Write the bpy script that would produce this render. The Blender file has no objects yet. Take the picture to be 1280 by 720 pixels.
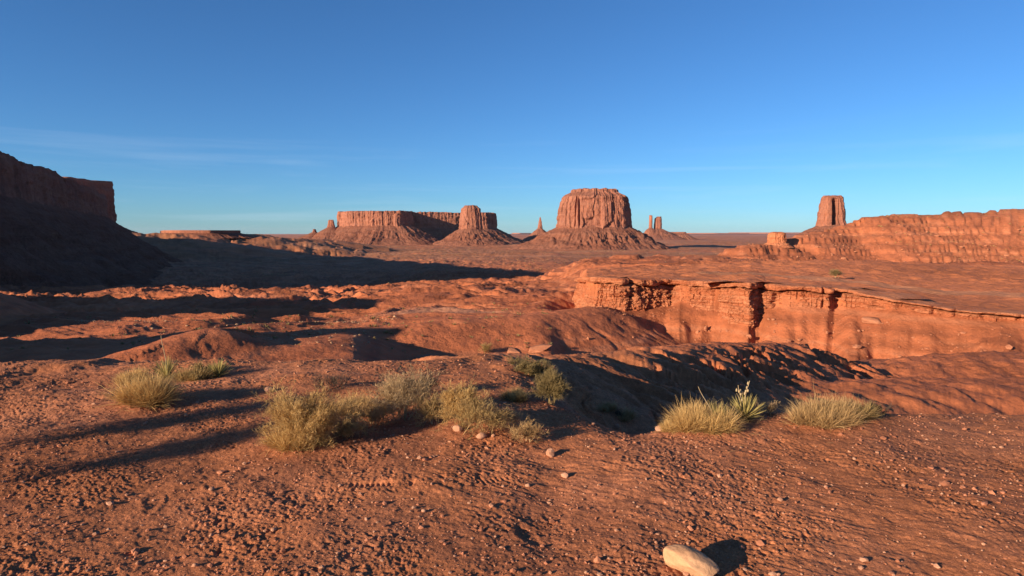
import bpy, math, random
import numpy as np
random.seed(7); rng = np.random.default_rng(7)
R = math.radians
col = bpy.context.scene.collection
scene = bpy.context.scene

# ------------------------------------------------------------------ camera model
FPX, PITCH, EYE = 800.0, R(4.9), 1.6
def zp(py, Y):                       # height of the point seen at row py at depth Y
    a = math.atan((py-360)/FPX) + PITCH
    return EYE - Y*math.tan(a)
def xp(px, py, Y):
    dz = -(py-360)/FPX
    return Y*((px-640)/FPX)/(math.cos(PITCH)+dz*math.sin(PITCH))
def P(px, py, Y): return (xp(px,py,Y), Y, zp(py,Y))
SUN_AZ, SUN_EL = R(52), R(14)       # direction light travels (from +Y towards +X), elevation
SX, SY, ST = math.sin(SUN_AZ), math.cos(SUN_AZ), math.tan(SUN_EL)

# ------------------------------------------------------------------ noise
def _h(ix, iy, iz, seed):
    h = (ix.astype(np.uint32)*np.uint32(374761393) + iy.astype(np.uint32)*np.uint32(668265263)
         + iz.astype(np.uint32)*np.uint32(2147483647) + np.uint32((seed*1274126177) & 0xffffffff))
    h = (h ^ (h >> np.uint32(13)))*np.uint32(1274126177)
    h = (h ^ (h >> np.uint32(15)))*np.uint32(2246822519)
    return h ^ (h >> np.uint32(16))
def n2(x, y, seed=0):
    x = np.asarray(x, float); y = np.asarray(y, float)
    x, y = np.broadcast_arrays(x, y)
    xi = np.floor(x).astype(np.int64); yi = np.floor(y).astype(np.int64)
    fx = x-xi; fy = y-yi
    ux = fx*fx*fx*(fx*(fx*6-15)+10); uy = fy*fy*fy*(fy*(fy*6-15)+10)
    z0 = np.zeros_like(xi)
    def g(a, b):
        t = _h(xi+a, yi+b, z0, seed).astype(np.float64)*(2*math.pi/4294967296.0)
        return np.cos(t)*(fx-a)+np.sin(t)*(fy-b)
    v0 = g(0,0)*(1-ux)+g(1,0)*ux
    v1 = g(0,1)*(1-ux)+g(1,1)*ux
    return (v0*(1-uy)+v1*uy)*1.5
def fbm(x, y, seed=0, o=4, lac=2.03, g=.5):
    s = 0; a = 1
    for i in range(o):
        s = s+a*n2(x, y, seed+i*17); x = x*lac+3.1; y = y*lac-1.7; a *= g
    return s
def rid(x, y, seed=0, o=4, g=.5):
    s = 0; a = 1
    for i in range(o):
        s = s+a*(1-2*np.abs(n2(x, y, seed+i*13))); x = x*2.1+1.3; y = y*2.1+4.1; a *= g
    return s
def n3(x, y, z, seed=0):
    xi = np.floor(x).astype(np.int64); yi = np.floor(y).astype(np.int64); zi = np.floor(z).astype(np.int64)
    fx, fy, fz = x-xi, y-yi, z-zi
    s = lambda t: t*t*(3-2*t)
    ux, uy, uz = s(fx), s(fy), s(fz)
    def v(a, b, c): return _h(xi+a, yi+b, (zi+c)*7919+31, seed).astype(np.float64)/2147483648.0-1
    def l(a, b, t): return a+(b-a)*t
    return l(l(l(v(0,0,0),v(1,0,0),ux), l(v(0,1,0),v(1,1,0),ux), uy),
             l(l(v(0,0,1),v(1,0,1),ux), l(v(0,1,1),v(1,1,1),ux), uy), uz)
def sstep(a, b, x):
    t = np.clip((x-a)/(b-a), 0, 1); return t*t*(3-2*t)
def smax(a, b, k):
    h = np.clip(.5+.5*(a-b)/k, 0, 1)
    return b+(a-b)*h+k*h*(1-h)

# ------------------------------------------------------------------ mesh helpers
def mesh_np(name, V, F, mat, parent=None, smooth=True, attrs=None):
    """F: (n,3) or (n,4) int array or list of such arrays"""
    V = np.asarray(V, np.float32)
    Fs = F if isinstance(F, list) else [F]
    me = bpy.data.meshes.new(name)
    me.vertices.add(len(V)); me.vertices.foreach_set('co', V.ravel())
    loops = np.concatenate([np.asarray(f, np.int32).ravel() for f in Fs])
    sizes = np.concatenate([np.full(len(f), f.shape[1], np.int32) for f in Fs])
    me.loops.add(len(loops)); me.loops.foreach_set('vertex_index', loops)
    me.polygons.add(len(sizes))
    starts = np.concatenate([[0], np.cumsum(sizes)[:-1]]).astype(np.int32)
    me.polygons.foreach_set('loop_start', starts)
    me.polygons.foreach_set('use_smooth', np.full(len(sizes), smooth))
    me.update(calc_edges=True)
    if attrs:
        for k, v in attrs.items():
            v = np.asarray(v, np.float32)
            if v.ndim == 1:
                a = me.attributes.new(k, 'FLOAT', 'POINT'); a.data.foreach_set('value', v)
            else:
                a = me.attributes.new(k, 'FLOAT_COLOR', 'POINT')
                a.data.foreach_set('color', np.concatenate([v, np.ones((len(v),1),np.float32)], 1).ravel())
    if mat: me.materials.append(mat)
    o = bpy.data.objects.new(name, me); col.objects.link(o)
    if parent: o.parent = parent
    return o
def tag(o, label=None, cat=None, group=None, kind=None):
    if label: o['label'] = label
    if cat: o['category'] = cat
    if group: o['group'] = group
    if kind: o['kind'] = kind
    return o
def empty(name, loc, label, cat, group=None):
    o = bpy.data.objects.new(name, None); o.location = loc; col.objects.link(o)
    o.empty_display_size = .2
    return tag(o, label, cat, group)
def gridF(nr, nc, wrap=False):
    i = np.arange(nr-1)[:,None]; j = np.arange(nc if wrap else nc-1)[None,:]
    j2 = (j+1) % nc
    a = i*nc+j; b = i*nc+j2; c = (i+1)*nc+j2; d = (i+1)*nc+j
    return np.stack([a,b,c,d], -1).reshape(-1,4)

# ------------------------------------------------------------------ materials
def nmat(name):
    m = bpy.data.materials.new(name); m.use_nodes = True
    nt = m.node_tree; nt.nodes.clear()
    out = nt.nodes.new('ShaderNodeOutputMaterial'); b = nt.nodes.new('ShaderNodeBsdfPrincipled')
    b.inputs['Roughness'].default_value = .95
    b.inputs['Specular IOR Level'].default_value = .15
    nt.links.new(b.outputs[0], out.inputs[0])
    return m, nt, b
def N(nt, t, **kw):
    n = nt.nodes.new('ShaderNode'+t)
    for k, v in kw.items():
        if k.startswith('i_'): n.inputs[k[2:].replace('_',' ')].default_value = v
        else: setattr(n, k, v)
    return n
def ramp(nt, fac, stops):
    r = nt.nodes.new('ShaderNodeValToRGB'); nt.links.new(fac, r.inputs[0])
    e = r.color_ramp.elements
    while len(e) < len(stops): e.new(.5)
    for el, (p, c) in zip(e, stops):
        el.position = p; el.color = (c,c,c,1) if not hasattr(c,'__len__') else (*c,1)
    return r.outputs[0]
def mixc(nt, fac, a, b, mode='MIX'):
    m = nt.nodes.new('ShaderNodeMix'); m.data_type = 'RGBA'; m.blend_type = mode
    for s, v in ((0,fac),(6,a),(7,b)):
        if hasattr(v,'links'): nt.links.new(v, m.inputs[s])
        else: m.inputs[s].default_value = v if s == 0 else (*v,1)
    return m.outputs[2]
def math_(nt, op, a, b=None):
    m = nt.nodes.new('ShaderNodeMath'); m.operation = op
    for s, v in ((0,a),(1,b)):
        if v is None: continue
        if hasattr(v,'links'): nt.links.new(v, m.inputs[s])
        else: m.inputs[s].default_value = v
    return m.outputs[0]

def ground_material(name='ground'):
    m, nt, b = nmat(name)
    geo = N(nt,'NewGeometry'); pos = geo.outputs['Position']
    colr = N(nt,'Attribute', attribute_name='Col').outputs['Color']
    near = N(nt,'Attribute', attribute_name='near').outputs['Fac']
    def noise(scale, detail=6, rough=.6):
        n = N(nt,'TexNoise'); n.inputs['Scale'].default_value = scale
        n.inputs['Detail'].default_value = detail; n.inputs['Roughness'].default_value = rough
        nt.links.new(pos, n.inputs['Vector']); return n.outputs['Fac']
    # near: grains and stains
    nA = noise(9, 9, .68); nB = noise(70, 6, .7); nC = noise(.35, 8, .6); nD = noise(.02, 8, .62)
    g = mixc(nt, math_(nt,'MULTIPLY',near,.8), colr, mixc(nt, 1.0, colr, ramp(nt, nA, [(.3,.62),(.5,.95),(.72,1.42)]), 'MULTIPLY'))
    g = mixc(nt, math_(nt,'MULTIPLY',near,.9), g, mixc(nt, 1.0, g, ramp(nt, nB, [(.3,.55),(.5,1.0),(.7,1.5)]), 'MULTIPLY'))
    far = math_(nt,'SUBTRACT',1.0,near)
    g = mixc(nt, .8, g, mixc(nt, 1.0, g, ramp(nt, nC, [(.33,.72),(.5,1.0),(.68,1.22)]), 'MULTIPLY'))
    g = mixc(nt, far, g, mixc(nt, 1.0, g, ramp(nt, nD, [(.3,.72),(.5,1.0),(.7,1.25)]), 'MULTIPLY'))
    nt.links.new(g, b.inputs['Base Color'])
    # bumps
    bm1 = N(nt,'Bump'); bm1.inputs['Distance'].default_value = .012
    nt.links.new(math_(nt,'MULTIPLY',near,.9), bm1.inputs['Strength'])
    nt.links.new(math_(nt,'ADD', noise(45,8,.72), math_(nt,'MULTIPLY', nA, 1.2)), bm1.inputs['Height'])
    bm2 = N(nt,'Bump'); bm2.inputs['Distance'].default_value = .9
    nt.links.new(math_(nt,'MULTIPLY',far,.5), bm2.inputs['Strength'])
    nt.links.new(noise(.9,9,.66), bm2.inputs['Height']); nt.links.new(bm1.outputs[0], bm2.inputs['Normal'])
    nt.links.new(bm2.outputs[0], b.inputs['Normal'])
    return m

def rock_material(name, c1, c2, c3, sc=1.0, strata=.25, streak=.6, bump=.6, bd=1.0):
    """layered sandstone: sc = features per metre"""
    m, nt, b = nmat(name)
    geo = N(nt,'NewGeometry'); pos = geo.outputs['Position']
    def noise(vec_scale, scale, detail=6, rough=.6, dist=0):
        mp = N(nt,'Mapping'); mp.inputs['Scale'].default_value = vec_scale
        nt.links.new(pos, mp.inputs[0])
        n = N(nt,'TexNoise'); n.inputs['Scale'].default_value = scale*sc
        n.inputs['Detail'].default_value = detail; n.inputs['Roughness'].default_value = rough
        n.inputs['Distortion'].default_value = dist
        nt.links.new(mp.outputs[0], n.inputs['Vector']); return n.outputs['Fac']
    lay = noise((.04,.04,1), 1.6, 5, .7, .3)
    ver = noise((1,1,.06), 1.3, 6, .65, .4)
    big = noise((1,1,1), .35, 7, .6)
    fine = noise((1,1,1), 5, 8, .7)
    c = mixc(nt, ramp(nt, big, [(.35,0),(.65,1)]), c1, c2)
    c = mixc(nt, math_(nt,'MULTIPLY', ramp(nt, lay, [(.42,0),(.58,1)]), strata), c, c3)
    c = mixc(nt, streak, c, mixc(nt, 1.0, c, ramp(nt, ver, [(.3,.45),(.46,.95),(.7,1.3)]), 'MULTIPLY'))
    c = mixc(nt, .7, c, mixc(nt, 1.0, c, ramp(nt, fine, [(.3,.7),(.7,1.3)]), 'MULTIPLY'))
    nt.links.new(c, b.inputs['Base Color'])
    h = math_(nt,'ADD', math_(nt,'MULTIPLY',lay,.8), math_(nt,'ADD', math_(nt,'MULTIPLY',ver,.9), fine))
    bp = N(nt,'Bump'); bp.inputs['Strength'].default_value = bump; bp.inputs['Distance'].default_value = bd
    nt.links.new(h, bp.inputs['Height']); nt.links.new(bp.outputs[0], b.inputs['Normal'])
    return m

def plant_material(name, ca, cb, trans=.25):
    m, nt, b = nmat(name)
    t = N(nt,'Attribute', attribute_name='t').outputs['Fac']
    c = mixc(nt, t, ca, cb)
    nt.links.new(c, b.inputs['Base Color']); b.inputs['Roughness'].default_value = .7
    b.inputs['Specular IOR Level'].default_value = .2
    tr = N(nt,'BsdfTranslucent'); nt.links.new(c, tr.inputs['Color'])
    mx = N(nt,'MixShader'); mx.inputs[0].default_value = trans
    nt.links.new(b.outputs[0], mx.inputs[1]); nt.links.new(tr.outputs[0], mx.inputs[2])
    nt.links.new(mx.outputs[0], nt.nodes['Material Output'].inputs[0])
    return m

M_ground = ground_material()
M_far   = rock_material('red sandstone cliffs', (.33,.125,.074),(.26,.10,.066),(.39,.175,.115), sc=.03, strata=.35, streak=.7, bump=.7, bd=12)
M_talus = rock_material('rubble slopes', (.28,.10,.056),(.225,.085,.053),(.32,.14,.09), sc=.06, strata=.5, streak=.25, bump=.9, bd=8)
M_ledge = rock_material('red ledge rock', (.42,.135,.06),(.33,.098,.044),(.50,.21,.11), sc=1.1, strata=.65, streak=.35, bump=.8, bd=.35)
M_boul  = rock_material('red boulder', (.38,.15,.08),(.30,.11,.06),(.45,.22,.13), sc=3, strata=.3, streak=.1, bump=.6, bd=.08)
M_pale  = rock_material('pale sandstone', (.50,.27,.145),(.41,.21,.11),(.55,.34,.20), sc=9, strata=.35, streak=.1, bump=.5, bd=.012)
M_stone = rock_material('small stones', (.42,.21,.13),(.34,.15,.085),(.50,.31,.21), sc=30, strata=.3, streak=.1, bump=.5, bd=.004)
M_road  = ground_material('dirt road')

# ------------------------------------------------------------------ terrain
CPX = 800*math.cos(PITCH)
def pxof(X, Y): return 640+FPX*math.cos(PITCH)*X/Y
# base profiles: column px -> list of (Y, z)
FAR = [(1500,-62),(3000,-73),(8000,-74),(60000,-75)]
def c_left():
    return [(.1,0),(8,0),(9.5,-.35),(13,-2.1),(22,-6),(38,-8.8),(60,zp(424,60)),(85,zp(407,85)),(120,zp(394,120)),
            (200,zp(373,200)),(300,zp(361.5,300)),(370,-34),(520,-47),(800,-54)]+FAR
def c_mid():
    return [(.1,0),(8,0),(9.5,-.35),(13,-2.1),(22,-6),(38,-10),(60,-12.5),(85,zp(398,85)),(130,zp(381,130)),
            (230,zp(362,230)),(450,zp(347,450)),(900,zp(331,900)),(1900,zp(318.5,1900))]+FAR[1:]
BASE = {
 -600: c_left(), 0: c_left(), 160: c_left(), 340: c_left(), 440: c_left(),
 540: c_mid(), 640: c_mid(),
 690: [(.1,0),(6.2,-.02),(8,-.25),(9.5,-.8),(13,-2.6),(22,-6.5),(38,-10),(60,-12.5),(85,zp(396,85)),(130,zp(380,130)),(230,zp(361,230)),(450,zp(346,450)),(900,zp(330,900)),(1900,zp(318.5,1900))]+FAR[1:],
 730: [(.1,0),(5.4,0),(6.3,-.22),(8,-.8),(11,-2.0),(18,-5.2),(38,-11),(60,-15),(200,-17),(300,zp(331,300)),(520,zp(323,520)),(800,-40)]+FAR,
 800: [(.1,0),(5.0,.02),(5.7,-.3),(8,-1.4),(12,-2.9),(18,-5),(38,-12),(60,-16),(200,-16),(300,zp(331,300)),(520,zp(322,520)),(800,-40)]+FAR,
 880: [(.1,0),(5.6,0),(6.6,-.6),(8,-1.5),(12,-3.2),(18,-5.2),(38,-12),(60,-16),(200,-15),(300,zp(331,300)),(520,zp(321,520)),(800,-40)]+FAR,
 960: [(.1,0),(5.7,0),(6.8,-.65),(9,-2.0),(13,-3.3),(18,-5.0),(38,-12),(60,-15),(200,-14),(300,zp(329,300)),(520,-22),(800,-40)]+FAR,
 1120:[(.1,0),(5.7,0),(6.8,-.6),(9,-1.9),(13,-3.2),(18,-4.6),(30,-7),(60,-12),(200,-13),(300,zp(330,300)),(520,-22),(800,-40)]+FAR,
 1900:[(.1,0),(5.7,0),(6.8,-.6),(9,-1.9),(13,-3.2),(18,-4.6),(30,-7),(60,-12),(200,-13),(300,zp(330,300)),(520,-22),(800,-40)]+FAR,
}
_PX = np.linspace(-600, 1900, 501); _LY = np.linspace(math.log(.5), math.log(60000), 600)
_cols = sorted(BASE)
_tab = np.array([np.interp(_LY, [math.log(a) for a,_ in BASE[c]], [b for _,b in BASE[c]]) for c in _cols])
_T = np.array([np.interp(_PX, _cols, _tab[:,k]) for k in range(len(_LY))]).T   # (px, ly)
def _blur(A, n, axis):
    k = np.hanning(n+2)[1:-1]; k /= k.sum()
    pad = [(0,0),(0,0)]; pad[axis] = (n//2, n//2)
    B = np.pad(A, pad, mode='edge')
    return np.apply_along_axis(lambda v: np.convolve(v, k, 'valid'), axis, B)
_T = _blur(_blur(_T, 9, 0), 9, 1)
def base_h(px, Y):
    i = np.clip((px+600)/2500*500, 0, 499.999); j = np.clip((np.log(np.maximum(Y,.5))-_LY[0])/(_LY[-1]-_LY[0])*599, 0, 598.999)
    i0 = i.astype(int); j0 = j.astype(int); fi = i-i0; fj = j-j0
    return (_T[i0,j0]*(1-fi)*(1-fj)+_T[i0+1,j0]*fi*(1-fj)+_T[i0,j0+1]*(1-fi)*fj+_T[i0+1,j0+1]*fi*fj)

# the ledge: column px -> (px, top row, base row, Y)
LEDGE = [(722,348,366,150),(728,347,374,118),(733,346,380,103),(745,347,384,98),(775,349,385,96),(800,350,386,97),(826,350,383,99),
 (833,350,378,99.9),(841,350,377,100.1),(850,351,378,98),(885,352,386,95),(915,354,402,91),(937,354,404,88),(944,355,398,90.3),(951,355,392,90.9),(957,356,388,90),
 (1000,358,385,88),(1036,361,386,87),(1044,362,385,88.5),(1056,363,386,87),(1095,369,386,84),(1120,376,389,81),(1200,388,398,77),(1320,396,404,73),(1500,398,404,70),(1900,398,402,66)]
LP = np.array(LEDGE, float)
_keep = [r for r in LEDGE if r[0] not in (833,841,944,951,1044)]
LTZ = np.interp(LP[:,0], [r[0] for r in _keep], [zp(r[1], r[3]) for r in _keep]); LBZ = np.interp(LP[:,0], [r[0] for r in _keep], [zp(r[2], r[3]) for r in _keep])
def ledge_line(px):
    Yc = np.interp(px, LP[:,0], LP[:,3]); zt = np.interp(px, LP[:,0], LTZ); zb = np.interp(px, LP[:,0], LBZ)
    return Yc, zt, zb

def ridge(X, Y, pts, sl, sr, w=.5, gul=0, gf=1.0, seed=0, endk=None):
    """height field of a ridge along pts [(X,Y,Z)], slopes left/right of travel direction"""
    best = np.full(X.shape, -1e9)
    t0 = 0
    for (a, b) in zip(pts[:-1], pts[1:]):
        ax, ay, az = a; bx, by, bz = b
        dx, dy = bx-ax, by-ay; L = math.hypot(dx, dy)
        t = ((X-ax)*dx+(Y-ay)*dy)/(L*L); tc = np.clip(t, 0, 1)
        cx = ax+tc*dx; cy = ay+tc*dy
        ex, ey = X-cx, Y-cy; d = np.hypot(ex, ey)
        side = ex*dy-ey*dx        # >0 : right of travel
        s = np.where(side > 0, sr, sl)
        h = az+(bz-az)*tc-(np.sqrt(d*d+w*w)-w)*s
        if gul:
            along = t0+t*L
            wa = .9*fbm(X*gf*.55, Y*gf*.55, seed+60, 3)
            g = np.minimum(rid(along*gf+wa+d*gf*.25, d*gf*.30+wa*.6, seed, 4)-1.15, .12)
            h = h+g*gul*np.clip(d/(w*2), 0, 1.0)*np.where(side > 0, 1, .5)*(.75+.9*n2(X*gf*.3,Y*gf*.3,seed+61))
        best = np.maximum(best, h); t0 += L
    return best
R1 = [P(560,453,8.6),P(640,447,9.3),P(700,447,10.5),P(750,445,12.2),P(800,440,14.2),P(850,434,16.6),P(900,430.5,19.2),P(950,429,22),P(992,430,24.5)]
R1b = [P(992,430,24.5),P(1012,446,25.2),P(1030,470,25.6)]
R2 = [P(385,462,70),P(440,442,71),P(485,420,72),P(530,405,74),P(570,399,76),P(640,397,79),P(700,390,84),P(745,384,91)]
R2b= [P(420,418,95),P(470,400,98),P(535,390,104),P(560,396,108)]
R3 = [P(180,440,48),P(215,428,50),P(262,411,54),P(282,414,58)]
R4 = [P(340,432,62),P(378,418,70),P(410,414,76)]
RMND = [P(925,503,13),P(990,490,15.5),P(1080,485,16.5),P(1200,482,18),P(1400,480,20)]
RM2 = [P(1045,476,24),P(1120,457,26),P(1250,445,28),P(1400,440,32)]
RL  = [P(120,365,230),P(200,371,215),P(262,381,190),P(300,386,180)]
RL2 = [P(-40,402,120),P(80,398,125),P(190,397,128),P(290,394,130),P(340,400,135)]
RH  = [P(880,320,430),P(930,309,440),P(958,304,450),P(1000,294,470),P(1040,287.5,490),P(1088,282,500),P(1097,270.5,505),P(1120,269,510),P(1280,262,520),P(1500,250,560)]
def WT(w, t, z): return (w*SY+t*SX, -w*SX+t*SY, z)      # w across the light, t along it
ROFF = [WT(-72,-40,8),WT(-65,-36,8.5),WT(-62.3,-36,7),WT(-61,-35,1.5),WT(-56.5,-34,.4),WT(-54,-34,2.2),WT(-48,-33,1.5),WT(-40,-30,-1.5)]  # unseen ridge left of view, crest shaped to shade the hollow, not the mound
ROFF2 = [WT(-205,-70,12),WT(-185,-66,18),WT(-172,-64,12),WT(-158,-62,18),WT(-147,-60,18),WT(-138,-60,10),WT(-128,-58,15),WT(-116,-56,13),WT(-105,-55,2)]  # second unseen ridge, added to throw patches of shade over the left badlands
RH2 = [P(742,323,380),P(757,317.5,385),P(790,316.5,390),P(803,323,392)]
RLOW = [P(150,292,1900),P(205,291.5,1950),P(262,291.5,2150),P(300,292,2200),P(345,297,2400),P(400,299,2600)]
RH3 = [P(820,326,330),P(870,321,360),P(930,322,380)]
def height(X, Y):
    """one band of the ground; terms that do not reach this band's radii are skipped"""
    r = np.hypot(X, Y); r0, r1 = r.min(), r.max()
    Yc_ = np.where(Y > .5, Y, .5)
    px = np.clip(np.where(Y > .5, pxof(X, Yc_), np.where(X > 0, 1900, -600)), -600, 1900)
    wside = sstep(1.1, 2.2, np.abs(X)/np.maximum(Y, .01)); wside = np.where(Y <= .3, 1.0, wside)
    Yeff = np.maximum(Y*(1-wside)+r*wside, .5)
    h = base_h(px, Yeff)
    zback = np.interp(r, [0,9,60,400,1500,60000], [0,-.1,-3,-12,-62,-75])
    wb = sstep(0, 1, -Y/np.maximum(r,.1)*2+.3)*sstep(1,8,r)
    h = h*(1-wb)+zback*wb
    def on(a, b): return r1 > a and r0 < b
    mleft = np.interp(px, [440,560,700], [1.0,.8,.6])
    if on(30, 9000):
        a1 = np.interp(r, [30,60,100,200,300,600,1500,5000,9000], [0,.5,1.7,3.6,4.2,4.0,1.8,2.4,.5])
        wx, wy = fbm(X/50,Y/50,5,2)*.7, fbm(X/50,Y/50,6,2)*.7
        h = h + a1*mleft*(rid(X/40+wx, Y/19+wy, 3, 5, .47)-1.0)*.8
        a2 = np.interp(r, [40,80,200,600,1500,9000], [0,.5,1.8,3.0,3,2.2])
        h = h + a2*mleft*fbm(X/80, Y/55, 9, 3)
    if on(600, 60000):
        a3 = np.interp(r, [600,1500,3000,12000,30000], [0,5,9,9,4])
        h = h + a3*(fbm(X/500, Y/420, 29, 5)-.1)
    if on(40, 420):
        hb = h
        Yc, zt, zb = ledge_line(px)
        inp = sstep(716, 726, px)*(1-wside)
        dY = Y-Yc
        slope = np.interp(px, [712,900,1120,1300], [.46,.52,.46,.4])
        mound = 2.6*fbm(px/58, Y/30, 41, 3)+1.1*np.sin(px/40.0+.6+.8*n2(px/60,Y/30,46))
        low = zb + dY*slope + mound*np.clip(-dY/9,0,1) + .12*fbm(X/2.2,Y/2.2,43,4)*np.clip(-dY/4,0,1)
        low = low + (rid(px/26.0+.3*n2(Y/9,px/60,44), Y/60., 77, 3)-1)*.10*np.clip(-dY/6,0,1)
        topz = zt - np.clip(dY,0,60)*.022 + .22*fbm(X/9, Y/9, 33, 4)*np.clip(dY/4,0,1)
        plat = topz - np.clip(dY-np.interp(px,[712,760,900,1100],[25,50,90,140]), 0, 200)*.16
        hl = np.where(dY > .9, plat, low)-(1-inp)*14
        k = 1.2
        h = np.where((inp > 0) & (dY > -22) & (dY < 160), np.where(dY > .9, smax(hb, hl, k), smax(np.minimum(hb, low+6), hl, k)), hb)
        h = np.minimum(h, np.where((inp > 0) & (dY <= .9) & (dY > -22), low, 1e9)+.2)
    def up(h, a, b, rg, k):
        if not on(a, b): return h
        return np.where((r > a) & (r < b), smax(h, ridge(X, Y, *rg[0], **rg[1]), k), h)
    A_ = lambda *a, **k: (a, k)
    h = up(h, 5, 60, A_(R1,.30,.42,.6,.55,.8,seed=3), .18)
    h = up(h, 5, 60, A_(R1b,.6,.95,.5,.3,.6,seed=4), .2)
    h = up(h, 5, 60, A_(RMND,.30,.34,1.6), .4)
    h = up(h, 5, 60, A_(RM2,.28,.30,1.5), .5)
    h = up(h, 30, 400, A_(R2,.30,.50,3.2,.55,.12,seed=8), 1.4)
    h = up(h, 30, 400, A_(R2b,.30,.50,2.5,.9,.12,seed=9), 1.2)
    h = up(h, 30, 400, A_(R3,.28,.50,2.2,.3,.15,seed=10), 1.0)
    h = up(h, 30, 400, A_(R4,.28,.50,2.0,.3,.15,seed=11), 1.0)
    h = up(h, 30, 400, A_(RL,.34,.50,3,1.0,.06,seed=12), 1.8)
    h = up(h, 30, 400, A_(RL2,.42,.55,2,1.2,.12,seed=13), 1.4)
    h = up(h, 20, 120, A_(ROFF,1.6,1.6,1.2), .5)
    h = up(h, 60, 320, A_(ROFF2,.5,.5,3), 1.0)
    if on(200, 1400):
        hh = ridge(X,Y,RH,.35,.44,5,1.1,.03,seed=14)
        hh = smax(hh, ridge(X,Y,RH2,.4,.4,3,1.0,.05,seed=15), 2)
        hh = smax(hh, ridge(X,Y,RH3,.3,.3,4,1.2,.04,seed=16), 2)
        hh = hh+1.3*fbm(X/45,Y/30,17,5)
        for st, am, sd in ((7.0,.28,88),(2.3,.8,89)):
            q = hh/st+.18*fbm(X/70,Y/70,sd,2); fq = q-np.floor(q)
            hh = hh + st*(sstep(.38,.62,fq)-fq)*am
        h = np.where((r > 200) & (r < 1400), smax(h, hh, 1.5), h)
    h = up(h, 1200, 3600, A_(RLOW,.12,.16,60,16,.004,seed=18), 8)
    if on(1200,3600): h = h + 5*np.interp(r,[1200,1700,2600,3600],[0,1,1,0])*(rid(X/110,Y/90,19,4)-1)*(px<420)*(px>60)
    if on(3, 60): h = h + np.interp(r,[3,8,12,40,60],[0,.03,.10,.12,0])*fbm(X/1.1, Y/1.1, 51, 6, g=.56)
    if on(25, 350): h = h + np.interp(r,[25,60,200,350],[0,.18,.4,0])*fbm(X/5., Y/5., 52, 5)
    if on(150, 3000): h = h + np.interp(r,[150,350,1200,3000],[0,.8,1.5,0])*fbm(X/26., Y/26., 53, 5)
    if on(0, 16):
        nn = np.interp(r, [0,9,16], [1,1,0])
        c, s = math.cos(R(-35)), math.sin(R(-35)); u, v = X*c+Y*s, -X*s+Y*c
        d = .028*fbm(X/1.4, Y/1.4, 61, 2) + .009*fbm(X/.30, Y/.30, 62, 4, g=.6)
        clod = np.clip(rid(X/.048, Y/.048, 63, 3, .6)-1.0, -1, 1)
        pat = sstep(-.25,.35,fbm(X/.8,Y/.8,64,2))
        d = d + .0038*clod*(.35+.7*pat)
        d = d + .0032*fbm(X/.024, Y/.024, 68, 2)*(.5+pat)
        d = d + .0034*fbm(u/.30, v/.04, 65, 4)*sstep(-.3,.4,fbm(X/1.6,Y/1.6,66,2)+X*.14)
        pit = np.clip(fbm(X/.085, Y/.085, 67, 3)-.45, 0, 1)
        d = d - .022*pit*(.15+1.1*pat)
        # wheel and shoe prints pressed in the soil
        for (ax, ay, an, Ln, Wd) in ((xp(466,632,3.95),3.95,R(3),.30,.075),(xp(615,622,4.05),4.05,R(20),.25,.07)):
            uu_ = (X-ax)*math.cos(an)+(Y-ay)*math.sin(an); vv_ = -(X-ax)*math.sin(an)+(Y-ay)*math.cos(an)
            m_ = (1-sstep(Ln*.4,Ln*.55,np.abs(uu_)))*(1-sstep(Wd*.4,Wd*.5,np.abs(vv_)))
            d = d*(1-.7*m_) - m_*(.006+.0045*np.sin(uu_*2*math.pi/.034+vv_*14))
        rp = np.random.default_rng(33)
        for _ in range(22):
            a0 = rp.uniform(-.75,.75); y0_ = rp.uniform(2.4,6.2); fx, fy = y0_*a0, y0_; an = rp.uniform(-1.2,1.2)
            u_ = (X-fx)*math.cos(an)+(Y-fy)*math.sin(an); v_ = -(X-fx)*math.sin(an)+(Y-fy)*math.cos(an)
            q_ = np.sqrt((u_/.14)**2+(v_/(.05-.012*np.clip(u_/.14,-1,1)))**2)
            d = d - .0045*(1-sstep(.6,1.1,q_)) + .002*np.exp(-((q_-1.25)/.22)**2)
        for (bx, by, bs) in ((xp(385,550,5),5,.45),(xp(446,516,6.2),6.2,.4),(xp(505,522,6),6,.4),(xp(578,532,5.6),5.6,.4),(xp(600,540,5.3),5.3,.35),(xp(884,531,5.4),5.4,.45),(xp(1030,526,5.6),5.6,.5),(xp(184,505,6.2),6.2,.5)):
            d = d + .06*np.exp(-((X-bx)**2+(Y-by)**2)/bs**2)
        h = h + d*nn
    return h

_N = 31
RR = np.concatenate([np.geomspace(.6, 2.2, 60, endpoint=False), np.geomspace(2.2, 11, 640, endpoint=False),
     np.geomspace(11, 60, 240, endpoint=False), np.geomspace(60, 600, 430, endpoint=False),
     np.geomspace(600, 6000, 160, endpoint=False), np.geomspace(6000, 60000, 40)])
A0 = math.atan(.98)
uu = np.linspace(-.98, .98, 1240)
PHI = np.concatenate([np.linspace(-math.pi, -A0, 120, endpoint=False), np.arctan(uu), np.linspace(A0, math.pi, 120, endpoint=False)[1:]])
nr, nc = len(RR), len(PHI)
GX = RR[:,None]*np.sin(PHI)[None,:]; GY = RR[:,None]*np.cos(PHI)[None,:]
from concurrent.futures import ThreadPoolExecutor
_ch = [(a, min(a+24, nr)) for a in range(0, nr, 24)]
with ThreadPoolExecutor(4) as ex:
    GZ = np.concatenate(list(ex.map(lambda ab: height(GX[ab[0]:ab[1]], GY[ab[0]:ab[1]]), _ch)), 0)
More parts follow.
